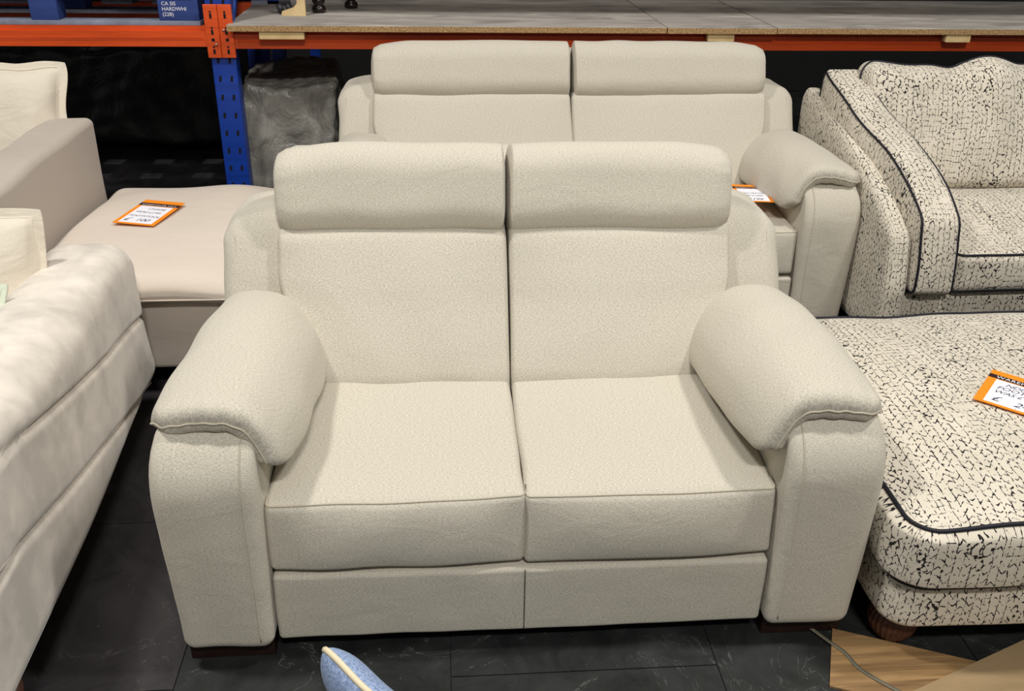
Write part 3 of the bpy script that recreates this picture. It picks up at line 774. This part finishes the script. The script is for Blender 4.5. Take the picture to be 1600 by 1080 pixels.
# blue pallet on the left bay
pl = thing('pallet', 'chipped blue wooden pallet resting on the left orange beam', 'pallet', (-1.8, 2.78, .990))
for x0, x1 in ((-2.42, -2.28), (-1.912, -1.795), (-1.372, -1.20)):
    for y0 in (2.79, 3.15, 3.55): box('block', (x0+1.8, y0-2.78, .018), (x1+1.8, y0-2.78+.10, .118), 'pallet_blue', pl, .004)
for y0 in (2.772, 3.14, 3.54): box('bottom_board', (-.64, y0-2.78, 0), (.605, y0-2.78+.11, .018), 'pallet_grey', pl, .002)
for k in range(7):
    y0 = 2.78+k*.135; box('top_board', (-.64, y0-2.78, .136), (.605, y0-2.78+.098, .156), 'pallet_blue', pl, .002)
for x0 in (-2.42, -1.90, -1.34): box('stringer_board', (x0+1.8, .0, .118), (x0+1.8+.12, .88, .136), 'pallet_blue', pl)
for s_, z_ in (('CA SIS', .082), ('HARDWHI', .060), ('(22B)', .038)):
    text_mesh('stencil', s_, .022, 'tag_white', pl, Matrix.Translation((.445, .0085, z_)) @ Matrix.Rotation(R(90), 4, 'X'), align='LEFT')
# bits standing on the deck
br = thing('wooden_bracket', 'pale L-shaped wooden bracket on the shelf board near the blue upright', 'bracket', (-.80, 3.0, 1.005))
poly = [(-.075, 0), (-.02, .0), (.035, .0), (.035, .20), (.0, .20), (-.002, .055), (-.02, .035), (-.072, .018)]
V = [(x, -.014, z) for x, z in poly]+[(x, .014, z) for x, z in poly]; n_ = len(poly)
link('bracket_body', V, [tuple(range(n_)), tuple(range(n_, 2*n_))[::-1]]+[(i, n_+i, n_+(i+1) % n_, (i+1) % n_) for i in range(n_)], 'pine', br, smooth=False)
cs = thing('castor_wheel', 'black rubber castor lying on the shelf board beside the pale bracket', 'castor', (-.865, 3.05, 1.005))
for dx, rr in ((-.022, .024), (.018, .026)):
    w_ = lathe('wheel', [(.006, -.014), (rr*.8, -.014), (rr, -.008), (rr, .008), (rr*.8, .014), (.006, .014)], 'rubber', cs, 24)
    w_.rotation_euler = (R(8), R(75), R(20)); w_.location = (dx, 0, rr)
box('fork', (-.03, .004, .036), (.025, .016, .060), 'rubber', cs, .004)
for k, (x_, y_) in enumerate(((-.716, 3.10), (-.578, 3.26))):
    f_ = lathe('turned_foot', [(.024, 0), (.030, .004), (.033, .014), (.030, .026), (.020, .034), (.026, .042), (.030, .052), (.026, .062), (.019, .072), (.024, .10), (.028, .16)], 'ebony', None, 28)
    f_.location = (x_, y_, 1.005)
    tag(f_, ['dark turned furniture foot on the shelf board, touching the pale bracket', 'dark turned furniture foot standing alone on the shelf board'][k], 'furniture foot', 'dark turned feet on the shelf')

# ------------------------------------------------------------------ wrapped goods under the rack
def ww_(P):
    P = P+wob(P, .012, 6, 130)+wob(P, .005, 22, 131)
    P[:, 0] += .03*np.clip((.35-P[:, 2])/.35, 0, 1)*np.sign(P[:, 0]); return P
g = Soft((-.215, -.25, .02), (.215, .30, .72), .03, (40, 30, 50), (0, 0, 0), ww_).build('wrapped_bale', 'wrap_grey')
g.location = (-.875, 3.13, 0); g.rotation_euler = (0, 0, R(3))
tag(g, 'grey plastic-wrapped furniture block under the rack beside the blue upright', 'wrapped item')
g = Soft((-.75, -.35, 0), (.75, .4, .62), .06, (50, 30, 30), (0, 0, 0), ww_).build('wrapped_sofa', 'wrap_black'); g.location = (-2.15, 4.75, .02)
tag(g, 'black plastic-wrapped furniture in the dark beneath the left rack bay', 'wrapped item')

# unseen slatted pallet and rack, added above the frame to pattern the spot's light
p2 = thing('pallet', 'grey slatted pallet on the next rack behind the left bay', 'pallet', (-2.0, 4.2, 1.0))
for k in range(7):
    y0 = -.80+k*.24; box('top_board', (-1.0, y0, .10), (1.0, y0+.155, .12), 'pallet_grey', p2)
for k in range(9):
    x0 = -1.0+k*.24; box('cross_board', (x0, -.80, 0), (x0+.145, .80, .02), 'pallet_grey', p2)
r2 = thing('unseen_rear_rack', 'dark blue rack frame in the next row, behind the left bay', 'rack', (-2.0, 4.2, 0))
for x0 in (-1.06, 1.0):
    for y0 in (-.8, .72): box('upright', (x0, y0, 0), (x0+.06, y0+.08, 1.2), 'blue', r2)
for y0 in (-.72, .66): box('beam', (-1.06, y0, .91), (1.06, y0+.05, 1.0), 'orange', r2)
